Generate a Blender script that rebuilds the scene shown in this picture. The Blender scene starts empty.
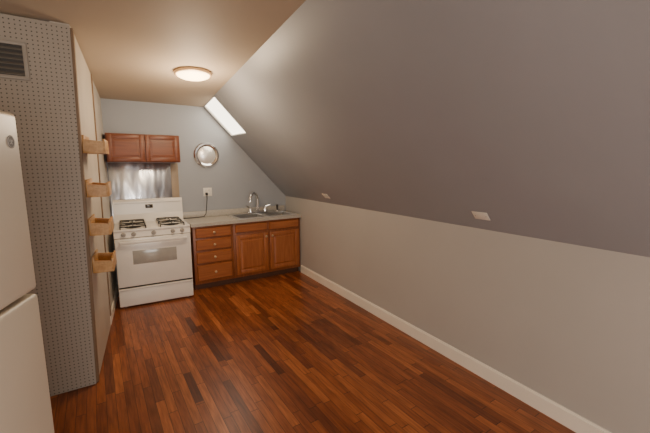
import bpy, bmesh, math, random
from mathutils import Vector, Matrix
R = math.radians
random.seed(4)
scene = bpy.context.scene
COL = scene.collection

# ------------------------------------------------------------------ materials
def new_mat(name):
    m = bpy.data.materials.new(name); m.use_nodes = True
    nt = m.node_tree
    return m, nt, nt.nodes['Principled BSDF']

def node(nt, typ, **kw):
    n = nt.nodes.new(typ)
    for k, v in kw.items(): setattr(n, k, v)
    return n

def mth(nt, op, a, b=None):
    n = nt.nodes.new('ShaderNodeMath'); n.operation = op
    for i, v in enumerate((a, b)):
        if v is None: continue
        if isinstance(v, (int, float)): n.inputs[i].default_value = v
        else: nt.links.new(v, n.inputs[i])
    return n.outputs[0]

def ramp(nt, fac, stops):
    r = nt.nodes.new('ShaderNodeValToRGB')
    el = r.color_ramp.elements
    while len(el) < len(stops): el.new(0.5)
    for e, (p, c) in zip(el, stops):
        e.position = p; e.color = (*c, 1)
    nt.links.new(fac, r.inputs[0])
    return r.outputs[0]

def paint(name, c, rough=0.6, var=0.06, scale=3.0, bump=0.02, metallic=0.0):
    m, nt, b = new_mat(name)
    tc = node(nt, 'ShaderNodeTexCoord')
    nz = node(nt, 'ShaderNodeTexNoise'); nz.inputs['Scale'].default_value = scale; nz.inputs['Detail'].default_value = 4
    nt.links.new(tc.outputs['Object'], nz.inputs['Vector'])
    lo = tuple(max(0, x*(1-var)) for x in c); hi = tuple(min(1, x*(1+var)) for x in c)
    nt.links.new(ramp(nt, nz.outputs[0], [(0.3, lo), (0.7, hi)]), b.inputs['Base Color'])
    b.inputs['Roughness'].default_value = rough
    b.inputs['Metallic'].default_value = metallic
    if bump:
        n2 = node(nt, 'ShaderNodeTexNoise'); n2.inputs['Scale'].default_value = 90
        nt.links.new(tc.outputs['Object'], n2.inputs['Vector'])
        bp = node(nt, 'ShaderNodeBump'); bp.inputs['Strength'].default_value = bump; bp.inputs['Distance'].default_value = 0.01
        nt.links.new(n2.outputs[0], bp.inputs['Height']); nt.links.new(bp.outputs[0], b.inputs['Normal'])
    return m

def sheet_material():
    m, nt, b = new_mat('polished_metal_sheet')
    tc = node(nt, 'ShaderNodeTexCoord')
    mp = node(nt, 'ShaderNodeMapping'); mp.inputs['Scale'].default_value = (9, 1, 2.6)
    nt.links.new(tc.outputs['Object'], mp.inputs['Vector'])
    nz = node(nt, 'ShaderNodeTexNoise'); nz.inputs['Scale'].default_value = 1; nz.inputs['Detail'].default_value = 1
    nt.links.new(mp.outputs[0], nz.inputs['Vector'])
    nt.links.new(ramp(nt, nz.outputs[0], [(0.35, (.48, .51, .57)), (0.62, (.88, .90, .93))]), b.inputs['Base Color'])
    bp = node(nt, 'ShaderNodeBump'); bp.inputs['Strength'].default_value = .7; bp.inputs['Distance'].default_value = .02
    nt.links.new(nz.outputs[0], bp.inputs['Height']); nt.links.new(bp.outputs[0], b.inputs['Normal'])
    b.inputs['Roughness'].default_value = .25; b.inputs['Metallic'].default_value = 1
    return m

def wood(name, c1, c2, scl, rough=0.4):
    m, nt, b = new_mat(name)
    tc = node(nt, 'ShaderNodeTexCoord')
    mp = node(nt, 'ShaderNodeMapping'); mp.inputs['Scale'].default_value = scl
    nt.links.new(tc.outputs['Object'], mp.inputs['Vector'])
    nz = node(nt, 'ShaderNodeTexNoise'); nz.inputs['Scale'].default_value = 1.0; nz.inputs['Detail'].default_value = 6; nz.inputs['Distortion'].default_value = 0.6
    nt.links.new(mp.outputs[0], nz.inputs['Vector'])
    nt.links.new(ramp(nt, nz.outputs[0], [(0.3, c1), (0.7, c2)]), b.inputs['Base Color'])
    b.inputs['Roughness'].default_value = rough
    return m

def glow(name, c, s):
    m, nt, b = new_mat(name)
    tc = node(nt, 'ShaderNodeTexCoord')
    nz = node(nt, 'ShaderNodeTexNoise'); nz.inputs['Scale'].default_value = 2
    nt.links.new(tc.outputs['Object'], nz.inputs['Vector'])
    col = ramp(nt, nz.outputs[0], [(0.0, tuple(x*0.96 for x in c)), (1.0, c)])
    nt.links.new(col, b.inputs['Base Color']); nt.links.new(col, b.inputs['Emission Color'])
    b.inputs['Emission Strength'].default_value = s
    return m

def floor_material():
    m, nt, b = new_mat('oak_strip_floor')
    tc = node(nt, 'ShaderNodeTexCoord'); sp = node(nt, 'ShaderNodeSeparateXYZ')
    nt.links.new(tc.outputs['Object'], sp.inputs[0])
    x, y = sp.outputs[0], sp.outputs[1]
    u = mth(nt, 'DIVIDE', x, 0.056); st = mth(nt, 'FLOOR', u); fu = mth(nt, 'FRACT', u)
    w1 = node(nt, 'ShaderNodeTexWhiteNoise', noise_dimensions='1D'); nt.links.new(st, w1.inputs['W'])
    v = mth(nt, 'ADD', mth(nt, 'DIVIDE', y, 0.62), mth(nt, 'MULTIPLY', w1.outputs['Value'], 9.7))
    bd = mth(nt, 'FLOOR', v); fv = mth(nt, 'FRACT', v)
    cb = node(nt, 'ShaderNodeCombineXYZ'); nt.links.new(st, cb.inputs[0]); nt.links.new(bd, cb.inputs[1])
    w2 = node(nt, 'ShaderNodeTexWhiteNoise', noise_dimensions='2D'); nt.links.new(cb.outputs[0], w2.inputs['Vector'])
    base = ramp(nt, w2.outputs['Value'], [(0.0, (0.18, 0.052, 0.019)), (0.10, (0.255, 0.072, 0.022)), (0.55, (0.345, 0.102, 0.030)), (1.0, (0.46, 0.152, 0.047))])
    gv = node(nt, 'ShaderNodeCombineXYZ')
    nt.links.new(mth(nt, 'MULTIPLY', x, 75), gv.inputs[0]); nt.links.new(mth(nt, 'MULTIPLY', y, 6.0), gv.inputs[1])
    nt.links.new(mth(nt, 'MULTIPLY', w2.outputs['Value'], 30), gv.inputs[2])
    nz = node(nt, 'ShaderNodeTexNoise'); nz.inputs['Scale'].default_value = 1; nz.inputs['Detail'].default_value = 5
    nt.links.new(gv.outputs[0], nz.inputs['Vector'])
    grain = ramp(nt, nz.outputs[0], [(0.3, (0.60, 0.55, 0.51)), (0.66, (1.12, 1.12, 1.12))])
    mx = node(nt, 'ShaderNodeMix', data_type='RGBA', blend_type='MULTIPLY'); mx.inputs[0].default_value = 1
    nt.links.new(base, mx.inputs[6]); nt.links.new(grain, mx.inputs[7])
    # worn, darker streaks along the boards
    wv = node(nt, 'ShaderNodeCombineXYZ')
    nt.links.new(mth(nt, 'MULTIPLY', x, 6.5), wv.inputs[0]); nt.links.new(mth(nt, 'MULTIPLY', y, .9), wv.inputs[1])
    n3 = node(nt, 'ShaderNodeTexNoise'); n3.inputs['Scale'].default_value = 1; n3.inputs['Detail'].default_value = 3
    nt.links.new(wv.outputs[0], n3.inputs['Vector'])
    worn = ramp(nt, n3.outputs[0], [(0.36, (0.70, 0.66, 0.64)), (0.50, (1, 1, 1))])
    mw = node(nt, 'ShaderNodeMix', data_type='RGBA', blend_type='MULTIPLY'); mw.inputs[0].default_value = 1
    nt.links.new(mx.outputs[2], mw.inputs[6]); nt.links.new(worn, mw.inputs[7])
    # a few old dark-stained strips in front of the stove
    prev = mw.outputs[2]
    for s_i, y_c, y_h in ((13.0, 3.10, .38), (12.0, 3.55, .20), (19.0, 2.55, .26), (24.0, 3.2, .22), (8.0, 2.5, .2)):
        ds = mth(nt, 'MULTIPLY', mth(nt, 'COMPARE', st, s_i), mth(nt, 'LESS_THAN', mth(nt, 'ABSOLUTE', mth(nt, 'SUBTRACT', y, y_c)), y_h))
        m3 = node(nt, 'ShaderNodeMix', data_type='RGBA', blend_type='MULTIPLY'); nt.links.new(ds, m3.inputs[0])
        nt.links.new(prev, m3.inputs[6]); m3.inputs[7].default_value = (.40, .36, .34, 1)
        prev = m3.outputs[2]
    gap = mth(nt, 'MAXIMUM', mth(nt, 'LESS_THAN', fu, 0.055), mth(nt, 'LESS_THAN', fv, 0.008))
    m2 = node(nt, 'ShaderNodeMix', data_type='RGBA'); nt.links.new(mth(nt, 'MULTIPLY', gap, 0.8), m2.inputs[0])
    nt.links.new(prev, m2.inputs[6]); m2.inputs[7].default_value = (0.03, 0.01, 0.004, 1)
    nt.links.new(m2.outputs[2], b.inputs['Base Color'])
    b.inputs['Roughness'].default_value = 0.30
    bp = node(nt, 'ShaderNodeBump'); bp.inputs['Strength'].default_value = 0.12; bp.inputs['Distance'].default_value = 0.004; bp.invert = True
    nt.links.new(gap, bp.inputs['Height']); nt.links.new(bp.outputs[0], b.inputs['Normal'])
    return m

def peg_material():
    m, nt, b = new_mat('perforated_hardboard')
    s = 0.0254
    tc = node(nt, 'ShaderNodeTexCoord')
    a = node(nt, 'ShaderNodeVectorMath', operation='MULTIPLY'); a.inputs[1].default_value = (1/s, 0, 1/s)
    f = node(nt, 'ShaderNodeVectorMath', operation='FRACTION')
    d = node(nt, 'ShaderNodeVectorMath', operation='SUBTRACT'); d.inputs[1].default_value = (.5, 0, .5)
    l = node(nt, 'ShaderNodeVectorMath', operation='LENGTH')
    nt.links.new(tc.outputs['Object'], a.inputs[0]); nt.links.new(a.outputs[0], f.inputs[0])
    nt.links.new(f.outputs[0], d.inputs[0]); nt.links.new(d.outputs[0], l.inputs[0])
    hole = mth(nt, 'LESS_THAN', l.outputs['Value'], 0.155)
    mx = node(nt, 'ShaderNodeMix', data_type='RGBA'); nt.links.new(hole, mx.inputs[0])
    mx.inputs[6].default_value = (0.385, 0.345, 0.295, 1); mx.inputs[7].default_value = (0.07, 0.06, 0.05, 1)
    nt.links.new(mx.outputs[2], b.inputs['Base Color']); b.inputs['Roughness'].default_value = 0.55
    return m

M = dict(
    wall=paint('lit_wall_paint', (0.49, 0.475, 0.455), 0.55, 0.03, 1.5),  # slope's paint again, with the stronger light on it put into the colour
    wallb=paint('blue_grey_wall_paint', (0.365, 0.385, 0.42), 0.55, 0.03, 1.5),
    slope=paint('shaded_slope_paint', (0.322, 0.332, 0.362), 0.42, 0.03, 1.5),  # same paint as the walls, its shade put into the colour
    ceil=paint('tan_cream_ceiling_paint', (0.50, 0.405, 0.305), 0.65, 0.03, 1.5),
    left=paint('pale_left_wall_paint', (0.54, 0.50, 0.44), 0.55, 0.05, 2),
    board=paint('pale_board_paint', (0.53, 0.475, 0.40), 0.5, 0.06, 4),
    edge=paint('brown_board_edge', (0.22, 0.14, 0.08), 0.55, 0.1, 8),
    tan=paint('dull_brown_strip', (0.34, 0.26, 0.18), 0.45, 0.08, 8),
    base=paint('white_trim_paint', (0.92, 0.87, 0.77), 0.35, 0.02),
    floor=floor_material(), peg=peg_material(),
    white=paint('white_appliance_enamel', (0.84, 0.81, 0.75), 0.25, 0.02, 3, 0),
    fridge=paint('cream_appliance_enamel', (0.78, 0.73, 0.61), 0.35, 0.02, 3, 0.03),
    gasket=paint('dark_gasket', (0.05, 0.045, 0.04), 0.7),
    black=paint('black_iron', (0.018, 0.018, 0.018), 0.5),
    darkglass=paint('dark_clock_glass', (0.04, 0.035, 0.03), 0.15, 0.02, 3, 0),
    ovenglass=paint('oven_window_glass', (0.40, 0.39, 0.36), 0.15, 0.05, 20, 0),
    cab=wood('honey_oak_vertical', (0.27, 0.080, 0.024), (0.40, 0.135, 0.040), (40, 40, 3)),
    cabh=wood('honey_oak_horizontal', (0.27, 0.080, 0.024), (0.40, 0.135, 0.040), (3, 40, 40)),
    cabf=wood('oak_face_frame', (0.19, 0.056, 0.018), (0.28, 0.092, 0.028), (40, 40, 3)),
    upc=wood('brown_oak_upper', (0.155, 0.043, 0.017), (0.22, 0.066, 0.024), (3, 40, 40)),
    knob=paint('pale_brass_knob', (0.60, 0.46, 0.30), 0.3, 0.05, 8, 0, 0.6),
    toe=paint('dark_toe_kick', (0.09, 0.035, 0.016), 0.6),
    counter=paint('grey_beige_laminate', (0.47, 0.44, 0.39), 0.35, 0.10, 60, 0),
    steel=paint('stainless_steel', (0.78, 0.78, 0.78), 0.30, 0.04, 10, 0, 1.0),
    bowl=paint('brushed_sink_bowl', (0.40, 0.40, 0.40), 0.42, 0.04, 10, 0, 0.9),
    sheet=sheet_material(),
    chrome=paint('chrome', (0.86, 0.86, 0.86), 0.12, 0.02, 5, 0, 1.0),
    disc=paint('bright_polished_disc', (0.97, 0.95, 0.92), 0.30, 0.01, 5, 0, 0.55),
    brass=paint('tan_lamp_rim', (0.66, 0.47, 0.28), 0.4, 0.05, 8, 0, 0.3),
    lamp=glow('warm_diffuser_glass', (1.0, 0.72, 0.38), 8),
    sky=glow('daylit_skylight_pane', (1.0, 0.90, 0.72), 5),
    pine=wood('golden_pine', (0.44, 0.23, 0.075), (0.60, 0.35, 0.135), (40, 3, 40)),
    plastic=paint('white_plastic', (0.80, 0.77, 0.70), 0.35, 0.02, 5, 0),
    dial=paint('grey_dial', (0.34, 0.32, 0.29), 0.35, 0.02, 5, 0),
    vent=paint('dark_vent_metal', (0.03, 0.027, 0.025), 0.5),
    slat=paint('brown_vent_slat', (0.15, 0.135, 0.115), 0.5),
    ventf=paint('dull_vent_frame', (0.36, 0.33, 0.29), 0.5),
    badge=paint('grey_badge', (0.20, 0.20, 0.20), 0.5, 0.02, 5, 0),
    mono=paint('pale_grey_monogram', (0.45, 0.44, 0.42), 0.5, 0.02, 5, 0),
)

# ------------------------------------------------------------------ mesh helpers
class MB:
    def __init__(s): s.bm = bmesh.new()
    def box(s, x0, x1, y0, y1, z0, z1, bev=0.0, seg=2):
        t = bmesh.new(); bmesh.ops.create_cube(t, size=1)
        for v in t.verts:
            v.co = Vector(((x0+x1)/2 + v.co.x*(x1-x0), (y0+y1)/2 + v.co.y*(y1-y0), (z0+z1)/2 + v.co.z*(z1-z0)))
        if bev: bmesh.ops.bevel(t, geom=t.edges[:], offset=bev, segments=seg, affect='EDGES', profile=0.5)
        me = bpy.data.meshes.new('tmp'); t.to_mesh(me); t.free(); s.bm.from_mesh(me); bpy.data.meshes.remove(me)
        return s
    def prism(s, pts, vec):
        vec = Vector(vec)
        a = [s.bm.verts.new(p) for p in pts]; b = [s.bm.verts.new(Vector(p)+vec) for p in pts]
        n = len(pts)
        s.bm.faces.new(a); s.bm.faces.new(b[::-1])
        for i in range(n): s.bm.faces.new([a[i], b[i], b[(i+1) % n], a[(i+1) % n]])
        return s
    def frustum(s, x0, x1, z0, z1, yb, yf, inset):
        a = [(x0, yb, z0), (x1, yb, z0), (x1, yb, z1), (x0, yb, z1)]
        b = [(x0+inset, yf, z0+inset), (x1-inset, yf, z0+inset), (x1-inset, yf, z1-inset), (x0+inset, yf, z1-inset)]
        A = [s.bm.verts.new(p) for p in a]; B = [s.bm.verts.new(p) for p in b]
        s.bm.faces.new(B); s.bm.faces.new(A[::-1])
        for i in range(4): s.bm.faces.new([A[i], A[(i+1) % 4], B[(i+1) % 4], B[i]])
        return s
    def tube(s, pts, r, seg=12):
        pts = [Vector(p) for p in pts]; rings = []
        up = None
        for i, p in enumerate(pts):
            d = (pts[min(i+1, len(pts)-1)] - pts[max(i-1, 0)]).normalized()
            if up is None:
                up = d.orthogonal().normalized()
            up = (up - d*up.dot(d)).normalized(); sd = d.cross(up)
            rr = r[i] if isinstance(r, (list, tuple)) else r
            rings.append([s.bm.verts.new(p + (up*math.cos(2*math.pi*k/seg) + sd*math.sin(2*math.pi*k/seg))*rr) for k in range(seg)])
        for a, b in zip(rings, rings[1:]):
            for k in range(seg): s.bm.faces.new([a[k], a[(k+1) % seg], b[(k+1) % seg], b[k]])
        s.bm.faces.new(rings[0][::-1]); s.bm.faces.new(rings[-1])
        return s
    def lathe(s, prof, c=(0, 0, 0), ax='Z', seg=40):
        c = Vector(c); rings = []
        for r, h in prof:
            ring = []
            for k in range(seg):
                a = 2*math.pi*k/seg; x, y = r*math.cos(a), r*math.sin(a)
                v = {'Z': Vector((x, y, h)), 'Y': Vector((x, h, y)), 'X': Vector((h, x, y))}[ax]
                ring.append(s.bm.verts.new(c+v))
            rings.append(ring)
        for a, b in zip(rings, rings[1:]):
            for k in range(seg): s.bm.faces.new([a[k], a[(k+1) % seg], b[(k+1) % seg], b[k]])
        s.bm.faces.new(rings[0][::-1]); s.bm.faces.new(rings[-1])
        return s
    def face(s, *pts):
        s.bm.faces.new([s.bm.verts.new(p) for p in pts]); return s
    def build(s, name, mat, parent=None, recenter=False, smooth=True):
        bmesh.ops.recalc_face_normals(s.bm, faces=s.bm.faces[:])
        off = Vector((0, 0, 0))
        if recenter:
            cs = [v.co for v in s.bm.verts]
            off = Vector(((min(c.x for c in cs)+max(c.x for c in cs))/2, (min(c.y for c in cs)+max(c.y for c in cs))/2, min(c.z for c in cs)))
            for v in s.bm.verts: v.co -= off
        me = bpy.data.meshes.new(name); s.bm.to_mesh(me); s.bm.free()
        me.materials.append(mat)
        if smooth:
            me.shade_smooth(); me.set_sharp_from_angle(angle=R(32))
        o = bpy.data.objects.new(name, me); COL.objects.link(o); o.location = off
        if parent: o.parent = parent
        return o

def tag(o, label, cat, group=None):
    o['label'] = label; o['category'] = cat
    if group: o['group'] = group
    return o
def thing(name, label, cat, loc, rot=(0, 0, 0), group=None):
    o = bpy.data.objects.new(name, None); COL.objects.link(o)
    o.empty_display_size = 0.1; o.location = loc; o.rotation_euler = rot
    return tag(o, label, cat, group)
def struct(o): o['kind'] = 'structure'; return o
def copy_tree(o, parent=None):
    c = o.copy(); COL.objects.link(c)
    if parent: c.parent = parent
    for ch in list(o.children): copy_tree(ch, c)
    return c

# ------------------------------------------------------------------ the room
YB, YF, XL = 5.02, -2.4, -1.5            # back wall, wall behind the camera, far left wall
zc = lambda y: 2.36 + 0.0617*(YB-y)      # ceiling height
KS = 0.0445
xk = lambda y: 2.490 - KS*(4.5-y)        # knee wall line on the floor
zk = lambda y: 1.105 + 0.0074*(4.5-y)    # knee wall height
xe = lambda y: 2.46 - (zc(y)-1.105)/1.082  # ceiling / slope edge
def zs(x, y): return zk(y) + (xk(y)-x)*(zc(y)-zk(y))/(xk(y)-xe(y))
YP = 2.92                                # face of the pegboard
def xw(y, z=1.2):                        # left wall: skewed in plan and leaning a little
    return -0.088 + 0.104*(y-YP) + (z-1.2)*0.022*(YB-y)/(YB-YP)
def wall_strip(m, y0, y1, z0, z1, thick, zt=0.0, n=6):
    rows = []
    for i in range(n+1):
        y = y0+(y1-y0)*i/n
        col = []
        for off in (0.001, thick):
            for zz in (z0, (zc(y)-zt) if z1 is None else z1):
                col.append(m.bm.verts.new((xw(y, zz)+off, y, zz)))
        rows.append(col)
    for a, b in zip(rows, rows[1:]):
        for i, j in ((0, 1), (1, 3), (3, 2), (2, 0)): m.bm.faces.new([a[i], a[j], b[j], b[i]])
    for r in (rows[0], rows[-1]): m.bm.faces.new([r[0], r[1], r[3], r[2]])
    return m
Y0, Y1 = YF-.1, YB+.1
struct(MB().box(XL-.1, 2.65, Y0, Y1, -.06, 0).build('floor', M['floor']))
struct(MB().prism([(XL-.1, Y0, zc(Y0)), (xe(Y0), Y0, zc(Y0)), (xe(Y1), Y1, zc(Y1)), (XL-.1, Y1, zc(Y1))], (0, 0, .08)).build('ceiling', M['ceil']))
struct(MB().prism([(-.3, YB, 0), (2.6, YB, 0), (2.6, YB, zk(YB)), (xk(YB), YB, zk(YB)), (xe(YB), YB, zc(YB)), (-.3, YB, zc(YB))], (0, .1, 0)).build('wall_back', M['wallb']))
struct(MB().prism([(xk(Y0), Y0, 0), (xk(Y1), Y1, 0), (xk(Y1), Y1, zk(Y1)), (xk(Y0), Y0, zk(Y0))], (.1, 0, 0)).build('wall_right', M['wall']))
struct(MB().prism([(XL, YF, 0), (xk(YF), YF, 0), (xk(YF), YF, zk(YF)), (xe(YF), YF, zc(YF)), (XL, YF, zc(YF))], (0, -.1, 0)).build('wall_front', M['wall']))
struct(MB().prism([(XL, YF, 0), (XL, YP+.1, 0), (XL, YP+.1, zc(YP+.1)), (XL, YF, zc(YF))], (-.1, 0, 0)).build('wall_left', M['wall']))
struct(wall_strip(MB(), YP+.012, YB, 0, None, -.1).build('wall_left_kitchen', M['left']))
struct(MB().box(XL, xw(YP, 0)-.1, YP+.012, YP+.1, 0, zc(YP+.1)).build('wall_left_partition', M['left']))

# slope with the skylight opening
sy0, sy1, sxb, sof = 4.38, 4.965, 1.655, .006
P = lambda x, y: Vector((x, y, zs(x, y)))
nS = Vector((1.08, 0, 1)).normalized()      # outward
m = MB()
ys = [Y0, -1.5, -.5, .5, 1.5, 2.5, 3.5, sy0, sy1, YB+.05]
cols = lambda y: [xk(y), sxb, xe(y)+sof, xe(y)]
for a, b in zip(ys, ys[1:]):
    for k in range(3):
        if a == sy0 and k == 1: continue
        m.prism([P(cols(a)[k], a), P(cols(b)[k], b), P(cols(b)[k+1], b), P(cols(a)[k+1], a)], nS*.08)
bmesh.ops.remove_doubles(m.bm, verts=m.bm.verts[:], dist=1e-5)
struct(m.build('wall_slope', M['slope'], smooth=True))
w1 = MB()
q = [P(sxb, sy0), P(sxb, sy1), P(xe(sy1)+sof, sy1), P(xe(sy0)+sof, sy0)]
w1.prism([p + nS*.025 for p in q], nS*.012)
win = struct(w1.build('window_1', M['sky'], smooth=False))
fr = MB()
for a, b in zip(q, q[1:]+q[:1]):
    fr.tube([a + nS*.012, b + nS*.012], .005, 4)
fr.build('window_frame', M['base'], win, smooth=False)

# skirting
struct(MB().prism([(xk(YF)-.016, YF, 0), (xk(4.47)-.016, 4.47, 0), (xk(4.47)-.016, 4.47, .098), (xk(YF)-.016, YF, .098)], (.016, 0, 0))
       .prism([(xk(YF)-.011, YF, .098), (xk(4.47)-.011, 4.47, .098), (xk(4.47)-.006, 4.47, .110), (xk(YF)-.006, YF, .110)], (.006, 0, 0)).build('baseboard_right', M['base']))
struct(wall_strip(MB(), 3.98, 4.99, 0, .10, .015).build('baseboard_left', M['base']))
struct(wall_strip(MB(), 3.952, 4.00, .104, None, .020, .02).build('trim_1', M['edge']))

# ------------------------------------------------------------------ pegboard, board panel, vent
pg = MB(); zt = zc(YP)-.012
pg.prism([(XL+.01, YP-.006, .004), (xw(YP, 0)+.004, YP-.006, .004), (xw(YP, zt)+.004, YP-.006, zt), (XL+.01, YP-.006, zt)], (0, .014, 0))
tag(pg.build('pegboard', M['peg'], recenter=True), 'taupe grey perforated pegboard panel covering the partition beside the refrigerator', 'pegboard')
bo = thing('wall_board', 'tall pale painted board behind the wooden trays, beside the pegboard corner', 'board panel', (xw(3.44, 0), 3.44, 0))
for nm, a_, b_, th_, mt in (('panel', YP+.060, 3.95, .012, M['board']), ('edge_strip', YP+.012, YP+.058, .018, M['edge'])):
    o = wall_strip(MB(), a_, b_, .004, None, th_, .02).build(nm, mt, bo); o.location = (-bo.location.x, -bo.location.y, 0)

v = thing('vent_grille', 'dark louvred air vent high on the pegboard near the ceiling', 'vent', (-.46, YP-.007, 2.11))
MB().box(-.155, .155, -.004, -.001, .02, .20).build('backing', M['vent'], v)
f = MB(); f.box(-.175, .175, -.012, 0, 0, .022, .003); f.box(-.175, .175, -.012, 0, .20, .222, .003)
f.box(-.175, -.153, -.012, 0, .02, .202, .003); f.box(.153, .175, -.012, 0, .02, .202, .003); f.build('frame', M['ventf'], v)
for k in range(6):
    z = .036 + k*.029
    MB().prism([(-.153, -.004, z), (-.153, -.012, z-.010), (-.153, -.012, z-.006), (-.153, -.004, z+.004)], (.306, 0, 0)).build('slat', M['slat'], v)

# ------------------------------------------------------------------ wooden trays on the board
def make_tray():
    t = thing('wall_tray', '', 'tray', (0, 0, 0), group='small wooden trays on the left wall')
    D, L, H, th = .135, .28, .118, .013
    MB().box(0, D, 0, L, 0, th, .001).build('base', M['pine'], t)
    MB().box(D-th, D, 0, L, th, H*.85, .001).build('front_board', M['pine'], t)
    MB().box(0, th, 0, L, th, H*1.05, .001).build('back_board', M['pine'], t)
    for y in (0, L-th):
        MB().prism([(th, y, th), (D-th, y, th), (D-th, y, H*.70), (th, y, H*.80)], (0, th, 0)).build('end_board', M['pine'], t, smooth=False)
    return t
tr = make_tray()
for i, (y, z, lb) in enumerate([(3.00, 1.675, 'topmost small golden pine tray fixed to the pale board'),
                                (3.02, 1.365, 'second from the top of the golden pine trays on the pale board'),
                                (3.02, 1.085, 'third from the top of the golden pine trays, above the lowest'),
                                (3.06, .795, 'lowest golden pine tray on the pale board left of the stove')]):
    t = tr if i == 0 else copy_tree(tr)
    t.location = (xw(y, z+.1)+.0145, y, z); t.rotation_euler = (0, 0, -math.atan(.104)); t['label'] = lb

# ------------------------------------------------------------------ refrigerator
fr = thing('refrigerator', 'tall cream two-door refrigerator with round badge in the left foreground', 'refrigerator', (-.653, 1.358, 0), (0, 0, R(-18)))
MB().box(-.35, .272, -.375, .375, .03, 1.755, .012).build('body', M['fridge'], fr)
MB().box(-.30, .25, -.35, .35, 0, .06).build('plinth', M['gasket'], fr)
MB().box(.270, .285, -.36, .36, .10, 1.75).build('gasket', M['gasket'], fr)
fz = MB().box(.283, .35, -.375, .375, 1.152, 1.77, .016, 4).build('freezer_door', M['fridge'], fr)
fd = MB().box(.283, .35, -.375, .375, .09, 1.138, .016, 4).build('refrigerator_door', M['fridge'], fr)
for par, za, zb in ((fz, 1.19, 1.50), (fd, .72, 1.10)):
    h = MB(); h.tube([(.349, -.32, za), (.385, -.32, za+.02), (.39, -.32, (za+zb)/2), (.385, -.32, zb-.02), (.349, -.32, zb)], .012); h.build('handle', M['fridge'], par)
by = .320
bd = MB(); bd.lathe([(.0, .349), (.021, .349), (.021, .351), (.0, .351)], (0, by, 1.672), 'X', 32)
bd = bd.build('badge', M['badge'], fz)
rg = MB(); rg.tube([(.3512, by+.018*math.cos(a*math.pi/16), 1.672+.018*math.sin(a*math.pi/16)) for a in range(33)], .0010, 6)
for s in (-1, 1):
    rg.tube([(.3512, by+s*(.005+.004*math.cos(a)), 1.672+.007*math.sin(a)) for a in [k*math.pi/8 for k in range(15)]], .001, 6)
rg.build('monogram', M['mono'], bd)

# ------------------------------------------------------------------ stove
S = thing('gas_stove', 'white four-burner gas range standing under the wall cabinet', 'stove', (.530, 4.645, 0), (0, 0, R(-3.5)))
W, F, B = .39, -.31, .315
b = MB(); b.box(-W, W, F+.03, B, .012, .865, .004)
for x in (-.33, .33):
    for y in (-.24, .27): b.lathe([(.018, 0), (.018, .02)], (x, y, 0), 'Z', 12)
b.build('body', M['white'], S)
ct = MB(); ct.box(-W-.002, W+.002, F, B-.06, .865, .892, .008, 3)
ct.build('cooktop', M['white'], S)
bg = MB(); bg.prism([(-W, B-.10, .888), (-W, B-.065, .99), (-W, B-.06, 1.14), (-W, B-.045, 1.168), (-W, B, 1.168), (-W, B, .888)], (2*W, 0, 0))
bg = bg.build('backguard', M['white'], S, smooth=False)
ck = MB(); ck.box(-.042, .042, B-.070, B-.058, 1.055, 1.10, .003); ck.build('clock_panel', M['darkglass'], bg)
tr_ = MB(); tr_.box(-W+.02, W-.02, B-.0665, B-.06, 1.120, 1.124); tr_.build('trim_line', M['ventf'], bg)
cp = MB(); cp.prism([(-W, F-.004, .80), (-W, F+.012, .868), (-W, F+.06, .868), (-W, F+.06, .80)], (2*W, 0, 0))
cp = cp.build('control_panel', M['white'], S, smooth=False)
for x in (-.30, -.20, 0, .20, .30):
    k = MB(); k.lathe([(.024, 0), (.024, -.006), (.019, -.010), (.016, -.030), (.0, -.030)], (x, F+.004, .834), 'Y', 20); k.box(x-.003, x+.003, F-.032, F-.02, .82, .848, .001)
    k.build('knob', M['dial'], cp)
for x in (-.20, .20):
    for y in (-.18, .09):
        bn = MB(); bn.lathe([(.08, .8915), (.08, .894), (.04, .8935), (.036, .903), (.0, .905)], (x, y, 0), 'Z', 28)
        bn.build('burner', M['black'], S)
        g = MB(); s_ = .125; zt = .920
        for a, c in (((-s_, -s_), (s_, -s_)), ((s_, -s_), (s_, s_)), ((s_, s_), (-s_, s_)), ((-s_, s_), (-s_, -s_))):
            g.tube([(x+a[0], y+a[1], zt), (x+c[0], y+c[1], zt)], .0065, 6)
        for a in ((1, 0), (-1, 0), (0, 1), (0, -1)):
            g.tube([(x+a[0]*s_, y+a[1]*s_, zt), (x+a[0]*.03, y+a[1]*.03, zt+.004)], .006, 6)
        for a in ((1, 1), (-1, 1), (1, -1), (-1, -1)):
            g.tube([(x+a[0]*s_, y+a[1]*s_, zt), (x+a[0]*s_, y+a[1]*s_, .8925)], .006, 6)
        g.build('grate', M['black'], S)
MB().box(-W+.006, W-.006, F+.028, F+.034, .02, .80).build('seam_backing', M['gasket'], S)
od = MB(); od.box(-W+.003, W-.003, F-.008, F+.028, .246, .793, .008, 3); od = od.build('oven_door', M['white'], S)
ow = MB(); ow.box(-.225, .225, F-.0105, F-.006, .495, .650, .002); ow = ow.build('oven_window', M['ovenglass'], od)
h = MB(); h.box(-.345, .345, F-.052, F-.032, .735, .768, .009, 3)
for x in (-.33, .33): h.box(x-.014, x+.014, F-.036, F-.006, .738, .765, .003)
h.build('handle', M['white'], od)
dr = MB(); dr.box(-W+.003, W-.003, F-.006, F+.028, .022, .208, .008, 3); dr = dr.build('drawer', M['white'], S)
MB().box(-W+.003, W-.003, F-.016, F+.02, .210, .228, .006).build('drawer_grip', M['white'], dr)

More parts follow.
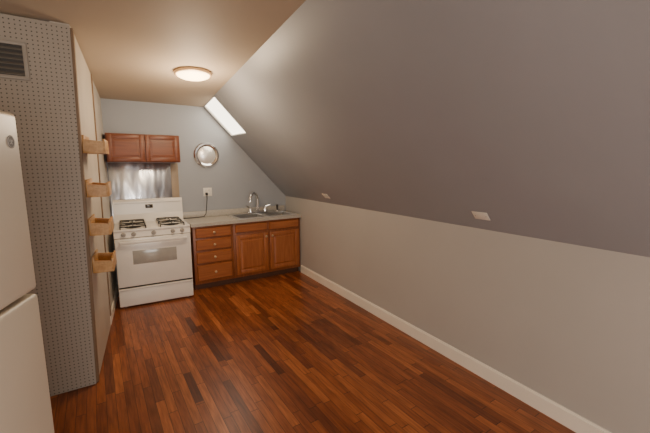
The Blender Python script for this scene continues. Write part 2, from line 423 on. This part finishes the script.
# ------------------------------------------------------------------ base cabinets
YC = 4.50
def carcass(x0, x1, par):
    c = MB(); t = .018
    c.box(x0, x0+t, YC, 5.01, .09, .828); c.box(x1-t, x1, YC, 5.01, .09, .828)
    c.box(x0, x1, YC, 5.01, .08, .098); c.box(x0, x1, 4.995, 5.01, .09, .828)
    c.box(x0, x1, YC-.002, YC+.018, .08, .828, .001)
    c.build('body', M['cabf'], par)
    MB().box(x0+.002, x1-.002, YC+.05, YC+.07, 0, .082).build('toe_kick', M['toe'], par)
def front(name, x0, x1, z0, z1, par, mat, fw=.05, y=None, flat=False, raise_=.019, knob=None):
    y = YC-.0025 if y is None else y
    d = MB()
    if flat:
        d.frustum(x0, x1, z0, z1, y, y-.018, .010); d = d.build(name, mat, par, smooth=False)
    else:
        d.box(x0+.004, x1-.004, y-.011, y, z0+.004, z1-.004)
        for a in ((x0, x0+fw, z0, z1), (x1-fw, x1, z0, z1), (x0+fw, x1-fw, z0, z0+fw), (x0+fw, x1-fw, z1-fw, z1)):
            d.box(a[0], a[1], y-.02, y, a[2], a[3], .003)
        d = d.build(name, mat, par)
        p = MB(); p.frustum(x0+fw+.006, x1-fw-.006, z0+fw+.006, z1-fw-.006, y-.0112, y-raise_, .022)
        p.build('panel', mat, d, smooth=False)
    if knob:
        k = MB(); k.lathe([(.007, 0), (.006, -.012), (.016, -.018), (.016, -.024), (.010, -.029), (.0, -.030)], (knob[0], y-.0175, knob[1]), 'Y', 18)
        k.build('knob', M['knob'], d)
    return d
c1 = thing('drawer_cabinet', 'honey oak base cabinet with four stacked drawers beside the stove', 'cabinet', (0, 0, 0))
def at_base(root, x, y):
    root.location = (x, y, 0)
    for ch in root.children: ch.location = (-x, -y, 0)
X0, X1, X2 = .965, 1.475, 2.478
carcass(X0, X1-.001, c1)
zz = [.112, .335, .505, .665, .818]
for a, b_ in zip(zz, zz[1:]): front('drawer', X0+.03, X1-.028, a+.011, b_-.011, c1, M['cabh'], flat=True, knob=((X0+X1)/2, (a+b_)/2))
at_base(c1, (X0+X1)/2, 4.75)
c2 = thing('sink_cabinet', 'honey oak sink base cabinet with two raised-panel doors beside the knee wall', 'cabinet', (0, 0, 0))
carcass(X1+.001, X2, c2)
xm = (X1+X2)/2
for a, b_, kx in ((X1+.03, xm-.016, xm-.046), (xm+.016, X2-.03, xm+.046)):
    front('false_drawer', a, b_, .692, .807, c2, M['cabh'], flat=True)
    front('door', a, b_, .123, .660, c2, M['cab'], .058, knob=(kx, .61))
at_base(c2, xm, 4.75)

# worktop with cut-out
ZT = .868
kx0, kx1, ky0, ky1 = 1.57, 2.41, 4.510, 4.945
k = thing('countertop', 'grey-beige laminate countertop running from the stove to the knee wall', 'countertop', (1.69, 4.74, .83))
t = MB(); dx, dy, dz = 1.69, 4.74, .83
for a in ((.945, kx0, 4.462, 5.015), (kx1, 2.484, 4.462, 5.015), (kx0, kx1, 4.462, ky0), (kx0, kx1, ky1, 5.015)):
    t.box(a[0]-dx, a[1]-dx, a[2]-dy, a[3]-dy, 0, ZT-dz)
t.build('slab', M['counter'], k, smooth=False)
MB().box(.945-dx, 2.484-dx, 4.998-dy, 5.016-dy, ZT-dz, .955-dz, .003).build('back_lip', M['counter'], k)

# sink
sk = thing('kitchen_sink', 'stainless steel double-bowl sink set into the grey-beige countertop', 'sink', (1.99, 4.74, ZT))
r = MB(); L_, Rr, Fr, Bk = -.44, .44, -.25, .225; by0, by1 = -.225, .13
bowls = [(-.40, -.024), (.024, .40)]
for a in ((L_, Rr, Fr, by0), (L_, Rr, by1, Bk), (L_, bowls[0][0], by0, by1), (bowls[0][1], bowls[1][0], by0, by1), (bowls[1][1], Rr, by0, by1)):
    r.box(a[0], a[1], a[2], a[3], .0005, .016)
r.build('rim', M['steel'], sk, smooth=False)
for x0, x1 in bowls:
    bw = MB(); i = .02; zb = -.17
    T = [(x0, by0, .004), (x1, by0, .004), (x1, by1, .004), (x0, by1, .004)]
    U = [(x0+i, by0+i, zb), (x1-i, by0+i, zb), (x1-i, by1-i, zb), (x0+i, by1-i, zb)]
    bw.face(*U)
    for j in range(4): bw.face(T[j], T[(j+1) % 4], U[(j+1) % 4], U[j])
    o = bw.build('bowl', M['bowl'], sk, smooth=False)
    MB().lathe([(.0, zb+.001), (.042, zb+.001), (.042, zb+.004), (.03, zb+.002), (.0, zb+.002)], ((x0+x1)/2, (by0+by1)/2, 0), 'Z', 24).build('drain', M['chrome'], o)

# faucet
fc = thing('faucet', 'chrome gooseneck faucet with two lever handles behind the sink bowls', 'faucet', (2.0, 4.92, ZT+.016))
MB().box(-.15, .15, -.030, .030, 0, .028, .011, 3).build('base_plate', M['chrome'], fc)
pts = [(0, 0, .015), (0, 0, .10), (0, 0, .19)]
dirx, diry = -.80, -.60
for k_ in range(1, 13):
    a = math.pi*k_/12 * 1.05
    d = .10*(1-math.cos(a)); z = .19 + .105*math.sin(a)
    pts.append((dirx*d, diry*d, z))
MB().tube(pts, .020, 14).build('spout', M['chrome'], fc)
for s in (-1, 1):
    hd = MB(); hd.lathe([(.032, .02), (.030, .05), (.024, .085), (.0, .09)], (s*.115, 0, 0), 'Z', 20)
    hd.tube([(s*.115, 0, .078), (s*.155, -.02, .098), (s*.195, -.035, .112)], [.014, .012, .015], 10)
    hd.build('handle', M['chrome'], fc)
sp = thing('side_sprayer', 'slim dark side sprayer at the right end of the sink deck', 'sprayer', (2.32, 4.92, ZT+.016))
MB().lathe([(.022, 0), (.02, .018), (.014, .022), (.0, .022)], (0, 0, 0), 'Z', 18).build('holder', M['chrome'], sp)
MB().lathe([(.011, .02), (.013, .05), (.018, .085), (.015, .10), (.0, .102)], (0, 0, 0), 'Z', 18).build('spray_head', M['gasket'], sp)

# ------------------------------------------------------------------ wall cabinet, metal sheet, disc
uc = thing('wall_cabinet', 'dark reddish brown two-door wall cabinet hung above the stove', 'cabinet', (.525, 4.86, 1.62))
u = MB(); u.box(-.39, .39, -.14, .155, 0, .325, .002); u.build('body', M['upc'], uc)
for a, b_ in ((-.378, -.008), (.008, .378)):
    front('door', a, b_, .012, .313, uc, M['upc'], .045, -.141, raise_=.0145)
tag(MB().box(.145, .842, 5.010, 5.0197, .002, 1.612, .001).build('splash_sheet', M['sheet'], recenter=True),
    'shiny metal splash sheet on the wall between stove and wall cabinet', 'metal sheet')
tag(MB().box(.845, .935, 5.010, 5.0197, .002, 1.612, .001).build('splash_strip', M['tan'], recenter=True),  # thin strip in one dull brown tone beside the sheet
    'narrow dull brown strip on the wall right of the shiny metal sheet', 'board')
mr = thing('wall_disc', 'round shiny chrome-rimmed disc on the back wall above the outlet', 'wall disc', (1.318, YB-.001, 1.72))
MB().lathe([(.116, -.001), (.168, -.001), (.173, -.010), (.160, -.024), (.140, -.026), (.122, -.016), (.116, -.010)], (0, 0, 0), 'Y', 56).build('rim', M['chrome'], mr)
MB().lathe([(.0, -.002), (.121, -.002), (.121, -.010), (.10, -.020), (.07, -.029), (.035, -.035), (.0, -.037)], (0, 0, 0), 'Y', 56).build('centre', M['disc'], mr)

# ------------------------------------------------------------------ outlet and wall plates
def wall_plate(name, label, cat, loc, mat3, sockets, group=None):
    o = thing(name, label, cat, loc, mat3.to_euler(), group)
    w, h = (.0585, .058) if sockets else (.060, .037)
    MB().box(-w, w, -h, h, 0, .0045, .0015).build('plate', M['plastic'], o)
    if sockets:
        for gy in (-.024, .024):
            for s in (-1, 1):
                rc = MB(); rc.box(s*.02-.014, s*.02+.014, gy-.015, gy+.015, .004, .0065, .001); rc = rc.build('socket', M['plastic'], o)
                sl = MB()
                for e in (-.005, .005): sl.box(s*.02-.004, s*.02+.004, gy+e-.001, gy+e+.001, .0063, .0068)
                sl.build('slots', M['black'], rc)
    else:
        for s in (-1, 1):
            MB().lathe([(.0035, .004), (.0035, .0052), (.0, .0055)], (s*.042, 0, 0), 'Z', 12).build('screw', M['ventf'], o)
    return o
for (x, y, lb) in ((2.255, 1.46, 'flat white wall plate on the slope, nearer and larger of the two'), (2.355, 3.60, 'small white wall plate on the slope, farther one toward the sink')):
    xa = (P(x+KS*.1, y+.1)-P(x, y)).normalized()
    ra = (P(x-.1, y)-P(x, y)).normalized()
    nI = ra.cross(xa).normalized()
    if nI.z > 0: nI = -nI
    ya_ = nI.cross(xa)
    wall_plate('wall_plate', lb, 'wall plate', P(x, y) + nI*.0015, Matrix((xa, ya_, nI)).transposed(), False, 'white plates on the slope')
mB = Matrix((Vector((1, 0, 0)), Vector((0, 0, 1)), Vector((0, -1, 0)))).transposed()
wall_plate('wall_outlet', 'white double outlet plate on the back wall under the round chrome disc', 'outlet', (1.307, YB-.001, 1.215), mB, True)
pc = thing('power_cord', 'black plug and cord hanging from the back wall outlet', 'cord', (1.285, 5.012, 1.19))
MB().box(-.014, .014, -.036, -.003, -.018, .018, .004).build('plug', M['black'], pc)
MB().tube([(0, -.03, -.012), (0, -.036, -.05), (-.005, -.03, -.12), (-.012, -.022, -.2), (-.02, -.02, -.27), (-.05, -.025, -.312), (-.12, -.03, -.316), (-.25, -.035, -.316), (-.33, -.04, -.316)], .0045, 8).build('cord', M['black'], pc)

# ------------------------------------------------------------------ ceiling light
cl = thing('ceiling_light', 'round flush ceiling light with tan rim and glowing diffuser', 'ceiling light', (.85, 3.57, zc(3.57)-.002), (R(-3.53), 0, 0))
MB().lathe([(.0, 0), (.160, 0), (.167, -.010), (.165, -.026), (.156, -.032), (.148, -.028), (.146, -.012), (.0, -.010)], (0, 0, 0), 'Z', 56).build('rim', M['brass'], cl)
MB().lathe([(.147, -.022), (.142, -.036), (.12, -.048), (.085, -.057), (.04, -.062), (.0, -.063)], (0, 0, 0), 'Z', 56).build('diffuser', M['lamp'], cl)

def light(name, loc, e, c, rad):
    l = bpy.data.lights.new(name, 'POINT'); l.energy = e; l.color = c; l.shadow_soft_size = rad
    o = bpy.data.objects.new(name, l); COL.objects.link(o); o.location = loc
light('kitchen_lamp', (.85, 3.50, 2.12), 33, (1, .77, .52), .14)
light('warm_fill', (-.6, -1.1, 1.9), 50, (1, .80, .58), .25)  # added warm fill behind the camera, no fixture there
l = bpy.data.lights.new('rear_fill', 'AREA'); l.shape = 'RECTANGLE'; l.size = 1.6; l.size_y = 0.9; l.energy = 70; l.color = (1, .93, .86)  # added soft fill before the rear wall, which has no window
o = bpy.data.objects.new('rear_fill', l); COL.objects.link(o); o.location = (-.1, YF+.05, 1.05); o.rotation_euler = (R(90), 0, 0)

w = bpy.data.worlds.new('World'); scene.world = w; w.use_nodes = True
w.node_tree.nodes['Background'].inputs[0].default_value = (.75, .82, 1, 1); w.node_tree.nodes['Background'].inputs[1].default_value = .3

# ------------------------------------------------------------------ camera
cam = bpy.data.cameras.new('camera'); co = bpy.data.objects.new('camera', cam); COL.objects.link(co)
cam.sensor_width = 36; cam.lens = 353/650*36; cam.clip_start = .02
co.location = (0, 0, 1.6); co.rotation_euler = (R(90-8.46), 0, R(-33))
scene.camera = co
